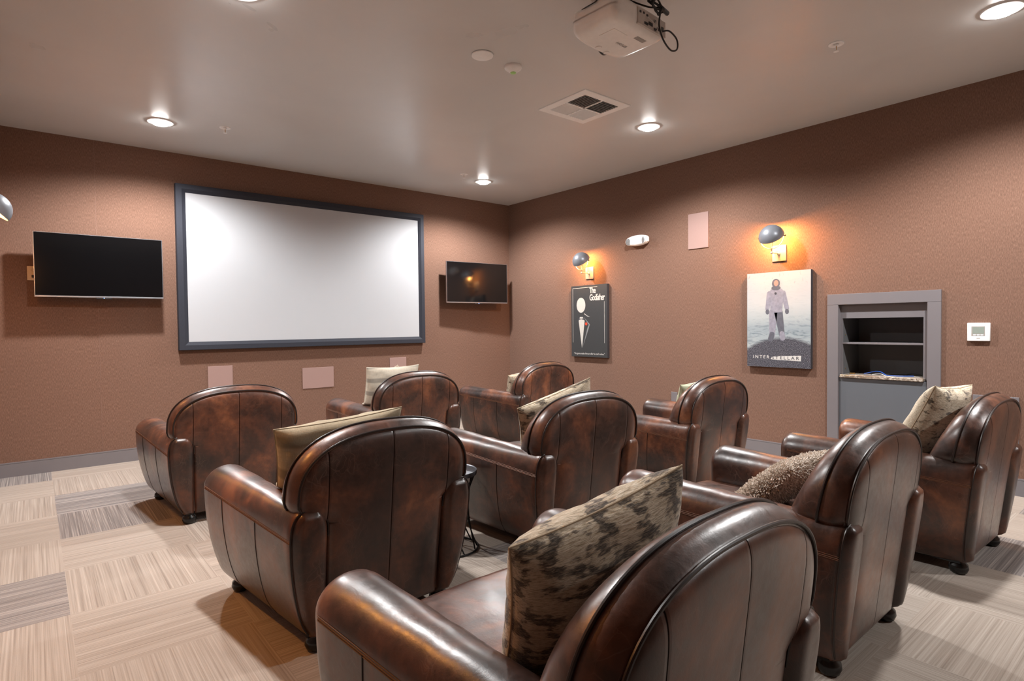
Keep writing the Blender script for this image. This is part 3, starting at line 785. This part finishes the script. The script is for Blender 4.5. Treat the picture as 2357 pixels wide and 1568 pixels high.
# ------------------------------------------------------------------ leather club armchair
def arch(hw, z0, h, zb, n=34, e=2.5):
    def ins(z): return .125 * max(0, (.605 - z) / (.605 - zb)) ** 1.3
    P = [(-hw + ins(lerp(zb, z0, i / 9)), lerp(zb, z0, i / 9)) for i in range(9)]
    for i in range(n + 1):
        a = PI - PI * i / n; c, s = math.cos(a), math.sin(a)
        P.append((hw * math.copysign(abs(c) ** (2/e), c), z0 + h * abs(s) ** (2/e)))
    P += [(hw - ins(lerp(z0, zb, (i + 1) / 9)), lerp(z0, zb, (i + 1) / 9)) for i in range(9)]
    return P
def off2d(P, d, closed=False):
    n = len(P); out = []
    for i in range(n):
        a = P[(i-1) % n] if (closed or i > 0) else P[i]; b = P[(i+1) % n] if (closed or i < n-1) else P[i]
        tx, tz = b[0]-a[0], b[1]-a[1]; L = math.hypot(tx, tz) or 1
        out.append((P[i][0] + tz/L*d, P[i][1] - tx/L*d))
    return out
def yrear(z): return .022 - .116 * z
def yfront(z): return .041 - .19 * (z - .602)

def cat(P, n=6):
    out = []
    for i in range(len(P) - 1):
        a, b, c, d = P[max(0, i-1)], P[i], P[i+1], P[min(len(P)-1, i+2)]
        for k in range(n):
            u = k / n
            out.append(tuple(.5*((2*b[j]) + (c[j]-a[j])*u + (2*a[j]-5*b[j]+4*c[j]-d[j])*u*u + (3*b[j]-a[j]-3*c[j]+d[j])*u**3) for j in (0, 1)))
    out.append(P[-1]); return out
RO = cat([(.325, .066), (.365, .14), (.393, .25), (.410, .37), (.416, .470)])
FO = cat([(.385, .066), (.428, .125), (.465, .25), (.487, .40), (.492, .525)])
NO = len(RO)
def arm_section(k):
    out = [(lerp(a[0], b[0], k), lerp(a[1], b[1], k)) for a, b in zip(RO, FO)]
    xo, zo = out[-1]; xc = lerp(.348, .385, k); za = lerp(.586, .618, k); xi = lerp(.268, .286, k)
    for i in range(1, 11):
        a = PI/2 * i / 10; ex = lerp(.74, 1, k); out.append((xc + (xo-xc)*max(0, math.cos(a))**ex, zo + (za-zo)*math.sin(a)**ex))
    for i in range(1, 11):
        a = PI/2 * i / 10; ex = lerp(.74, 1, k); out.append((xc - (xc-xi)*math.sin(a)**ex, zo + (za-zo)*max(0, math.cos(a))**ex))
    out += [(xi, lerp(zo, .066, i / 5)) for i in range(1, 6)]
    out += [(lerp(xi, lerp(.325, .385, k), i / 3), .066) for i in range(1, 3)]
    return out
YF = .872
def ypos(k, z): return lerp(0, YF - .05, k) + (1 - k) * yrear(z)
def orient_inset():
    S = arm_section(1); A = sum(S[i][0]*S[(i+1) % len(S)][1] - S[(i+1) % len(S)][0]*S[i][1] for i in range(len(S)))
    return 1 if A > 0 else -1
SG = orient_inset()      # + : counter-clockwise, inward offset is negative in off2d
def inset(P, d): return off2d(P, -d * SG, True)
def build_arm(parent, mir):
    rings = []
    ks = [0, .012, .04] + [i / 16 for i in range(1, 17)]
    for k in ks:
        S = []
        for (x, z) in arm_section(k):
            amp = .0018 * math.sin(k * 52 + 3 * math.sin(k * 11 + x * 14)) * max(0, min(1, (z - .50) / .07)) * max(0, min(1, (k - .08) * 8)) * max(0, min(1, (.9 - k) * 8))
            S.append((x, z + amp))
        if k == 0: S = inset(S, .005)
        rings.append([(x, ypos(k, z), z) for x, z in S])
    S1 = arm_section(1)
    for d, dy in ((.003, .020), (.010, .036), (.020, .046), (.034, .051), (.055, .052)):
        rings.append([(x, YF - .05 + dy, z) for x, z in inset(S1, d)])
    mb = MB(); mb.loft(rings, True, True, True)
    if mir: mb.mirx()
    arm = mb.build('armrest', M['leather_top'], parent, angle=75)
    # rear panel, a padded upright strip
    S0 = arm_section(0); ztp = max(z for x, z in S0)
    left = [p for p in S0[:NO + 10]]; right = S0[NO + 9:NO + 20]
    def xat(P, z):
        for p, q_ in zip(P, P[1:]):
            if min(p[1], q_[1]) - 1e-9 <= z <= max(p[1], q_[1]) + 1e-9:
                return lerp(p[0], q_[0], (z - p[1]) / (q_[1] - p[1]) if abs(q_[1] - p[1]) > 1e-9 else 0)
        return P[-1][0]
    zs = [.066, .069, .075, .084, .095] + [lerp(.11, .46, i / 14) for i in range(15)] + [lerp(.47, ztp - .008, i / 9) for i in range(10)] + [ztp - .005, ztp - .003, ztp - .0015, ztp - .0005]
    rows = []
    for z in zs:
        xo = xat(left, z) - .001; xi_ = .269 if z <= S0[NO + 19][1] else xat(right, z) + .001
        row = []
        for i in range(21):
            u = (1 - math.cos(PI * i / 20)) / 2; x = lerp(xi_, xo, u)
            d = max(0, min(x - xi_, xo - x, (ztp - z) * 1.2, (z - .066) * 1.5))
            row.append((x, yrear(z) + .005 - .038 * (1 - math.exp(-(d + d*d*20) / .017)), z))
        rows.append(row)
    mb = MB(); mb.loft(rows, False)
    if mir: mb.mirx()
    mb.build('rear_panel', M['leather'], arm, angle=80)
    mb = MB(); mb.tube([(x, yrear(z) - .004, z) for x, z in S0[2:NO + 20]], .0032, 6)
    if mir: mb.mirx()
    mb.build('piping', M['pipe'], arm)
    # double stitched line along the roll
    mb = MB()
    for dz in (-.006, .006):
        pts = []
        for i in range(41):
            k = i / 40; S = arm_section(k); xo, zo = S[NO - 1]
            zz = zo + .004 + dz
            pts.append((xo + .0006 - (0.0008 if dz > 0 else 0), ypos(k, zo), zz))
        mb.tube(pts, .0013, 5)
    pts = [];
    for i in range(41):
        k = i / 40; xo, zo = arm_section(k)[NO - 1]; pts.append((xo - .0005, ypos(k, zo), zo + .003))
    mb.tube(pts, .0022, 5)
    if mir: mb.mirx()
    mb.build('stitching', M['thread'], arm)
    for yy in (.295, .625):
        k = yy / (YF - .05); S = arm_section(k)[:NO]
        mb = MB(); mb.tube([(x + .0002, ypos(k, z) + .03 * (.45 - z), z) for x, z in S], .0024, 5)
        if mir: mb.mirx()
        mb.build('seam', M['pipe'], arm)
    return arm

def build_chair():
    t = thing('armchair', (0, 0, 0), '', 'armchair', group='leather club armchairs')
    # seat base
    mb = MB(); mb.bbox(-.290, .290, .02, .845, .075, .36, .012, 2); mb.build('seat_base', M['leather'], t)
    mb = MB(); mb.box(-.33, .33, .03, .80, .060, .078); mb.build('underside', M['dark_lining'], t, smooth=False)
    def dseat(qv, p):
        z = qv[2]
        if p[2] > 0: z += .018 * (1 - p[0]**2) * (1 - abs(p[1])**3) + .0015 * math.sin(p[0]*13 + 3*p[1]) * math.cos(p[1]*11)
        y = qv[1] + (.018 * (1 - p[0]**2) if p[1] > .3 else 0) * max(0, p[1])
        return Vector((qv[0], y, z))
    seat = MB().rbox((0, .490, .395), (.284, .390, .052), .030, 22, dseat).build('seat_cushion', M['leather_top'], t, angle=75)
    mb = MB()
    for zz in (.425, .362):
        mb.tube([(x, .490 + .386 - .012 + .018 * (1 - (x/.284)**2) - .016 * max(0, abs(x) - .26) / .024 + .006, zz) for x in [lerp(-.28, .28, i/28) for i in range(29)]], .0042, 6)
    mb.build('piping', M['pipe'], seat)
    # backrest: padded band between the two piped arches, bulging forward
    A0 = arch(.385, .620, .236, .46); A1 = arch(.405, .630, .257, .46)
    n = len(A0); rings = []
    inn = [(x * .93, .46 + (z - .46) * .95) for x, z in A0]
    rings.append([(x, yrear(z) + .006, z) for x, z in inn])
    for i in range(9):
        u = i / 8; b = .010 * math.sin(PI * u)
        S = [(lerp(p[0], q_[0], u), lerp(p[1], q_[1], u)) for p, q_ in zip(A0, A1)]
        S = off2d(S, -b); Z = [lerp(p[1], q_[1], u) for p, q_ in zip(A0, A1)]
        rings.append([(x, lerp(yrear(z0), yfront(z0), u), z) for (x, z), z0 in zip(S, Z)])
    for d, dy in ((.000, .012), (.004, .035), (.014, .062), (.030, .086), (.055, .103), (.095, .113), (.150, .117)):
        S = [(x * (1 - d / .405), .46 + (z - .46) * (1 - d / .427)) for x, z in A1]
        rings.append([(x, yfront(z0) + dy * lerp(1.35, .62, max(0, min(1, (z0 - .50) / .38))), z) for (x, z), (_, z0) in zip(S, A1)])
    mb = MB(); mb.loft(rings, False)
    k = len(rings) - 1; mb.f.append([k*n + i for i in range(n)]); mb.m.append(0)
    back = mb.build('backrest', M['leather_top'], t, angle=75)
    for A, fy in ((A0, lambda z: yrear(z) - .001), (A1, lambda z: yfront(z) + .002)):
        mb = MB(); mb.tube([(x, fy(z), z) for x, z in off2d(A, -.003)[2:-2]], .0048, 8); mb.build('piping', M['pipe'], back)
    # rear leather panel of vertical strips
    def ztop(x): return .620 + .236 * max(0, 1 - (abs(x)/.385) ** 2.5) ** .4
    def wid(z):
        if z >= .620: return .385 * max(0, 1 - ((z - .620)/.236) ** 2.5) ** .4
        if z >= .565: return .385
        if z >= .515: return .274 + .111 * math.sqrt(max(0, 1 - ((.565 - z)/.05) ** 2))
        return lerp(.262, .274, (z - .064) / .45)
    zs = [.064, .070, .08] + [lerp(.1, .50, i/14) for i in range(15)] + [.510, .515, .518, .523, .53, .54, .552, .565] + [lerp(.58, .81, i/14) for i in range(15)] + [.82, .83, .838, .845, .850, .853, .8548, .8558]
    NU = 36; rows = []
    for z in zs:
        w = wid(z); row = []
        for i in range(NU + 1):
            u = -math.cos(PI * i / NU); x = w * (u * .8 + (2*i/NU - 1) * .2)
            d = max(0, min(w - abs(x), ztop(x) - z if z > .62 else 9, (z - .064) * 2))
            if .505 < z < .62 and abs(x) > .2: d = min(d, math.hypot(max(0, .274 - abs(x)), max(0, z - .515)))
            b = .024 * (1 - math.exp(-d / .028))
            row.append((x, yrear(z) + .010 - b - .004 * min(1, d / .01), z))
        rows.append(row)
    mb = MB(); mb.loft(rows, False); mb.build('back_panel', M['leather_back'], t, angle=80)
    build_arm(t, False); build_arm(t, True)
    for sx, sy in ((-.292, .045), (.292, .045), (-.345, .80), (.345, .80)):
        MB().lathe([(.0004, .0), (.024, .0), (.036, .008), (.043, .026), (.040, .046), (.030, .058), (.030, .066), (.0004, .066)], (sx, sy, 0), 24).build('foot', M['black_foot'], t)
    return t

def copy_tree(o, parent=None):
    c = o.copy(); COL.objects.link(c)
    if parent: c.parent = parent
    for ch in o.children: copy_tree(ch, c)
    return c
CH = dict(A=(-4.421, -2.458, -.2), B=(-4.347, -4.470, 2.2), C=(-2.923, -2.310, -.5), D=(-1.344, -2.224, 3.6), E=(-3.023, -4.380, -.8),
          F=(-1.619, -4.349, 1.4), G=(-1.607, -5.932, -1.4), H=(-2.985, -5.856, .9), I=(-4.410, -6.040, 2.1))
LB = dict(A='brown leather club armchair without a pillow, below the left part of the screen',
          B='dark brown leather club armchair holding the khaki linen pillow, left of the side table',
          C='brown leather club armchair holding the beige linen pillow, near the screen wall',
          D='reddish brown leather club armchair in the far corner, below the black poster',
          E='brown leather club armchair with a hide pillow, right of the small side table',
          F='brown leather club armchair holding the pale green pillow, before the icy poster',
          G='brown leather club armchair nearest the thermostat, holding an upright hide pillow',
          H='brown leather club armchair holding the shaggy beige pillow',
          I='largest leather club armchair, closest to the camera, holding a hide pillow')
proto = build_chair()
kids = {}
for key in CH:
    o = proto if key == 'A' else None
    kids[key] = o
for key in 'BCDEFGHI': kids[key] = copy_tree(proto)
for key, (x, y, a) in CH.items():
    o = kids[key]; o.location = (x, y, 0); o.rotation_euler = (0, 0, math.radians(a)); o['label'] = LB[key]

# ------------------------------------------------------------------ pillows
def cw(key):
    x, y, a = CH[key]
    return Matrix.Translation((x, y, 0)) @ Matrix.Rotation(math.radians(a), 4, 'Z')
def pillow_mesh(w, h, th, seed, n=30, wr=.006, ear=.05, puff=.42):
    mb = MB()
    def pt(u, v, s):
        x = w/2 * u * (1 - ear * (1 - v*v) * abs(u)); y = h/2 * v * (1 - ear * (1 - u*u) * abs(v))
        k = max(0, (1 - abs(u) ** 2.4) * (1 - abs(v) ** 2.4)) ** puff
        q = Vector((u * 2.1 + seed, v * 2.1, s * 3 + seed * 1.7))
        nz = mnoise.noise(q) * .6 + mnoise.noise(q * 2.7) * .5 + .45 * mnoise.noise(Vector((u * 9 + seed, v * 9, seed))) * max(abs(u), abs(v)) ** 3
        return (x, y, s * (th/2 * k + wr * nz * min(1, k * 1.6)))
    for s in (1, -1):
        vs = []; fs = []
        for i in range(n + 1):
            for j in range(n + 1):
                u = math.sin((2*i/n - 1) * PI/2); v = math.sin((2*j/n - 1) * PI/2)
                vs.append(pt(u, v, s))
        for i in range(n):
            for j in range(n):
                f = (i*(n+1)+j, (i+1)*(n+1)+j, (i+1)*(n+1)+j+1, i*(n+1)+j+1)
                fs.append(f if s > 0 else f[::-1])
        mb.add(vs, fs)
    edge = []
    for i in range(n): edge.append(pt(math.sin((2*i/n-1)*PI/2), -1, 1))
    for i in range(n): edge.append(pt(1, math.sin((2*i/n-1)*PI/2), 1))
    for i in range(n): edge.append(pt(-math.sin((2*i/n-1)*PI/2), 1, 1))
    for i in range(n): edge.append(pt(-1, -math.sin((2*i/n-1)*PI/2), 1))
    return mb, edge
from mathutils.bvhtree import BVHTree
def bvh_of(names):
    vs, fs = [], []
    for ch in proto.children_recursive:
        if ch.name.split('.')[0] in names:
            o_ = len(vs); vs += [v.co.copy() for v in ch.data.vertices]; fs += [[i + o_ for i in p.vertices] for p in ch.data.polygons]
    return BVHTree.FromPolygons(vs, fs)
BV_BACK = bvh_of(('backrest',)); BV_SEAT = bvh_of(('seat_cushion',)); BV_ARM = bvh_of(('armrest',))
def conform(p, m):
    # a soft pillow gives way to the cushion, the back and the arm it leans on
    p = Vector(p)
    h = BV_BACK.ray_cast(Vector((p.x, 1.5, p.z)), Vector((0, -1, 0)))
    if h[0] is not None and p.y < h[0].y + m: p.y = h[0].y + m
    h = BV_SEAT.ray_cast(Vector((p.x, p.y, 1.5)), Vector((0, 0, -1)))
    if h[0] is not None and p.z < h[0].z + m: p.z = h[0].z + m
    if abs(p.x) > .20:
        h = BV_ARM.ray_cast(Vector((p.x, p.y, 1.5)), Vector((0, 0, -1)))
        if h[0] is not None and p.z < h[0].z + m:
            if abs(p.x) - .282 < (h[0].z - p.z) * 1.3: p.x = math.copysign(.282 - m, p.x)
            else: p.z = h[0].z + m
    h = BV_BACK.ray_cast(Vector((p.x, 1.5, p.z)), Vector((0, -1, 0)))
    if h[0] is not None and p.y < h[0].y + m: p.y = h[0].y + m
    return p
def pillow(key, TL, TR, BL, th, mat, label, seed, w=None, h=None, wr=.006, ear=.06, seam=None):
    # corners given in the frame of the armchair that holds it
    TL, TR, BL = Vector(TL), Vector(TR), Vector(BL)
    X = (TR - TL); Y = (TL - BL)
    w = w or X.length; h = h or Y.length
    X.normalize(); Y = (Y - X * Y.dot(X)).normalized(); Z = X.cross(Y)
    c = TL + X * w/2 - Y * h/2
    Mx = Matrix.Translation(c) @ Matrix((X, Y, Z)).transposed().to_4x4()
    mb, edge = pillow_mesh(w, h, th, seed, wr=wr, ear=ear)
    Mi = Mx.inverted(); half = len(mb.v) // 2
    mb.v = [tuple(Mi @ conform(Mx @ Vector(p), .009 if i < half else .009 + min(.03, abs(p[2]) * .4))) for i, p in enumerate(mb.v)]
    edge = [Mi @ conform(Mx @ Vector(p), .012) for p in edge]
    o = mb.build('throw_pillow', mat, None, angle=120)
    o.matrix_world = cw(key) @ Mx
    tag(o, label, 'pillow', 'throw pillows on the armchairs')
    if seam:
        e = MB().tube(edge, .0028, 6, True).build('edge_seam', seam, o)
    return o
M['hide_seam'] = plain('tan_hide_edge', (.42, .33, .22, 1), .8)
M['khaki_seam'] = plain('khaki_edge', (.30, .25, .17, 1), .85)
M['beige_seam'] = plain('cream_edge', (.62, .56, .46, 1), .85)
M['green_seam'] = plain('pale_green_edge', (.46, .50, .34, 1), .85)
pillow('I', (-.36, .22, .845), (.13, .15, .935), (-.17, .35, .475), .20, M['hide'], 'large dark-spotted hide pillow in the armchair closest to the camera', 2.3, h=.47, wr=.012, ear=.075, seam=M['hide_seam'])
pillow('B', (-.385, .20, .865), (.17, .14, .908), (-.34, .36, .46), .19, M['khaki'], 'khaki linen pillow with darker bands, left of the side table', 4.1, wr=.028, seam=M['khaki_seam'])
pC = pillow('C', (-.385, .18, .935), (.105, .16, .935), (-.355, .33, .47), .13, M['beige'], 'beige striped linen pillow with a tufted diamond, below the right end of the screen', 6.2, wr=.016, seam=M['beige_seam'])
pillow('D', (-.345, .20, .760), (.09, .12, .815), (-.30, .33, .455), .14, M['pale_hide'], 'small hide pillow barely showing in the far corner armchair', 8.8, seam=M['hide_seam'])
pillow('E', (-.345, .20, .803), (.165, .12, .952), (-.22, .34, .40), .15, M['hide'], 'hide pillow tilted upwards in the armchair right of the side table', 11.4, h=.44, seam=M['hide_seam'])
pillow('F', (-.225, .14, .828), (.20, .08, .875), (-.245, .28, .46), .12, M['green'], 'pale green pillow in the armchair before the icy poster', 13.9, wr=.008, ear=.10, seam=M['green_seam'])
pillow('G', (-.29, .15, .938), (.14, .10, .918), (-.27, .36, .50), .17, M['pale_hide'], 'cream brown-spotted hide pillow standing upright in front of the cabinet', 16.5, wr=.008, ear=.09, seam=M['hide_seam'])
pH = pillow('H', (-.22, .22, .695), (.22, .22, .695), (-.22, .50, .455), .11, plain('shaded_shag_backing', (.26, .215, .18, 1), .95), 'shaggy beige pillow slumped in its armchair', 19.2, wr=.004)  # backing coloured darker to put shade into the gaps between tufts
# shag pile
mb = MB(); me = pH.data; rnd = random.Random(5)
polys = list(me.polygons)
for p in polys:
    c = p.center; nr = p.normal; k = 3 + int(p.area * 26000)
    for _ in range(min(k, 40)):
        vs = [me.vertices[i].co for i in p.vertices]
        a, b = rnd.random(), rnd.random()
        q0 = vs[0].lerp(vs[1], a).lerp(vs[-1].lerp(vs[2 % len(vs)], a), b)
        d = (nr + Vector((rnd.gauss(0, .4), rnd.gauss(0, .4), rnd.gauss(0, .4)))).normalized()
        L = rnd.uniform(.011, .017); w = rnd.uniform(.0026, .0042)
        s = d.orthogonal().normalized() * w; s2 = d.cross(s)
        q1 = q0 + d * L * .6 + Vector((rnd.gauss(0, .002), rnd.gauss(0, .002), rnd.gauss(0, .002))); q2 = q1 + (d + Vector((rnd.gauss(0, .4), rnd.gauss(0, .4), rnd.gauss(0, .4)))) * L * .4
        ring = lambda q, f: [q + s*f, q - s*.5*f + s2*.87*f, q - s*.5*f - s2*.87*f]
        mb.loft([ring(q0, 1), ring(q1, 1), ring(q2, .6)], True, False, True)
sp = mb.build('shag_pile', M['shag'], pH, smooth=False); sp['kind'] = 'stuff'
# tufted diamond on the beige pillow
mb = MB(); rnd = random.Random(3)
for _ in range(900):
    u, v = rnd.uniform(-1, 1), rnd.uniform(-1, 1)
    if abs(u) + abs(v) > 1: continue
    for s in (-1,):
        b = Vector((.055 + u * .06, .17 + v * .07, s * (.028 + .03 * (1 - abs(v)))))
        d = Vector((rnd.gauss(0, .5), rnd.gauss(0, .5), s)).normalized()
        mb.tube([b, b + d * .012], .0018, 4)
sp = mb.build('tufted_diamond', plain('cream_tuft', (.60, .53, .43, 1), .9, nscale=200, noise_amt=.3), pC, smooth=False)
sp['kind'] = 'stuff'

# ------------------------------------------------------------------ camera
cam = bpy.data.cameras.new('camera'); co = bpy.data.objects.new('camera', cam); COL.objects.link(co)
yaw, pitch, roll = .689141639, -.025569376, -.011249784
D = Vector((math.sin(yaw)*math.cos(pitch), math.cos(yaw)*math.cos(pitch), math.sin(pitch)))
R0 = Vector((math.cos(yaw), -math.sin(yaw), 0)); U0 = R0.cross(D)
Rt = R0 * math.cos(roll) + U0 * math.sin(roll); Up = -R0 * math.sin(roll) + U0 * math.cos(roll)
co.matrix_world = Matrix.Translation((-5.47794103, -6.69821081, 1.27421019)) @ Matrix((Rt, Up, -D)).transposed().to_4x4()
cam.sensor_width = 36; cam.sensor_fit = 'HORIZONTAL'; cam.lens = 1339.01 / 2357 * 36; cam.clip_start = .02
SC.camera = co

# ------------------------------------------------------------------ world and view
w = bpy.data.worlds.new('world'); SC.world = w; w.use_nodes = True
w.node_tree.nodes['Background'].inputs[0].default_value = (.0, .0, .0, 1)
w.node_tree.nodes['Background'].inputs[1].default_value = 0
SC.view_settings.view_transform = 'Standard'; SC.view_settings.look = 'None'
SC.view_settings.gamma = 1; SC.view_settings.use_curve_mapping = False
SC.view_settings.exposure = 1.35
try:
    SC.cycles.max_bounces = 10; SC.cycles.diffuse_bounces = 6; SC.cycles.sample_clamp_indirect = 6
except Exception: pass
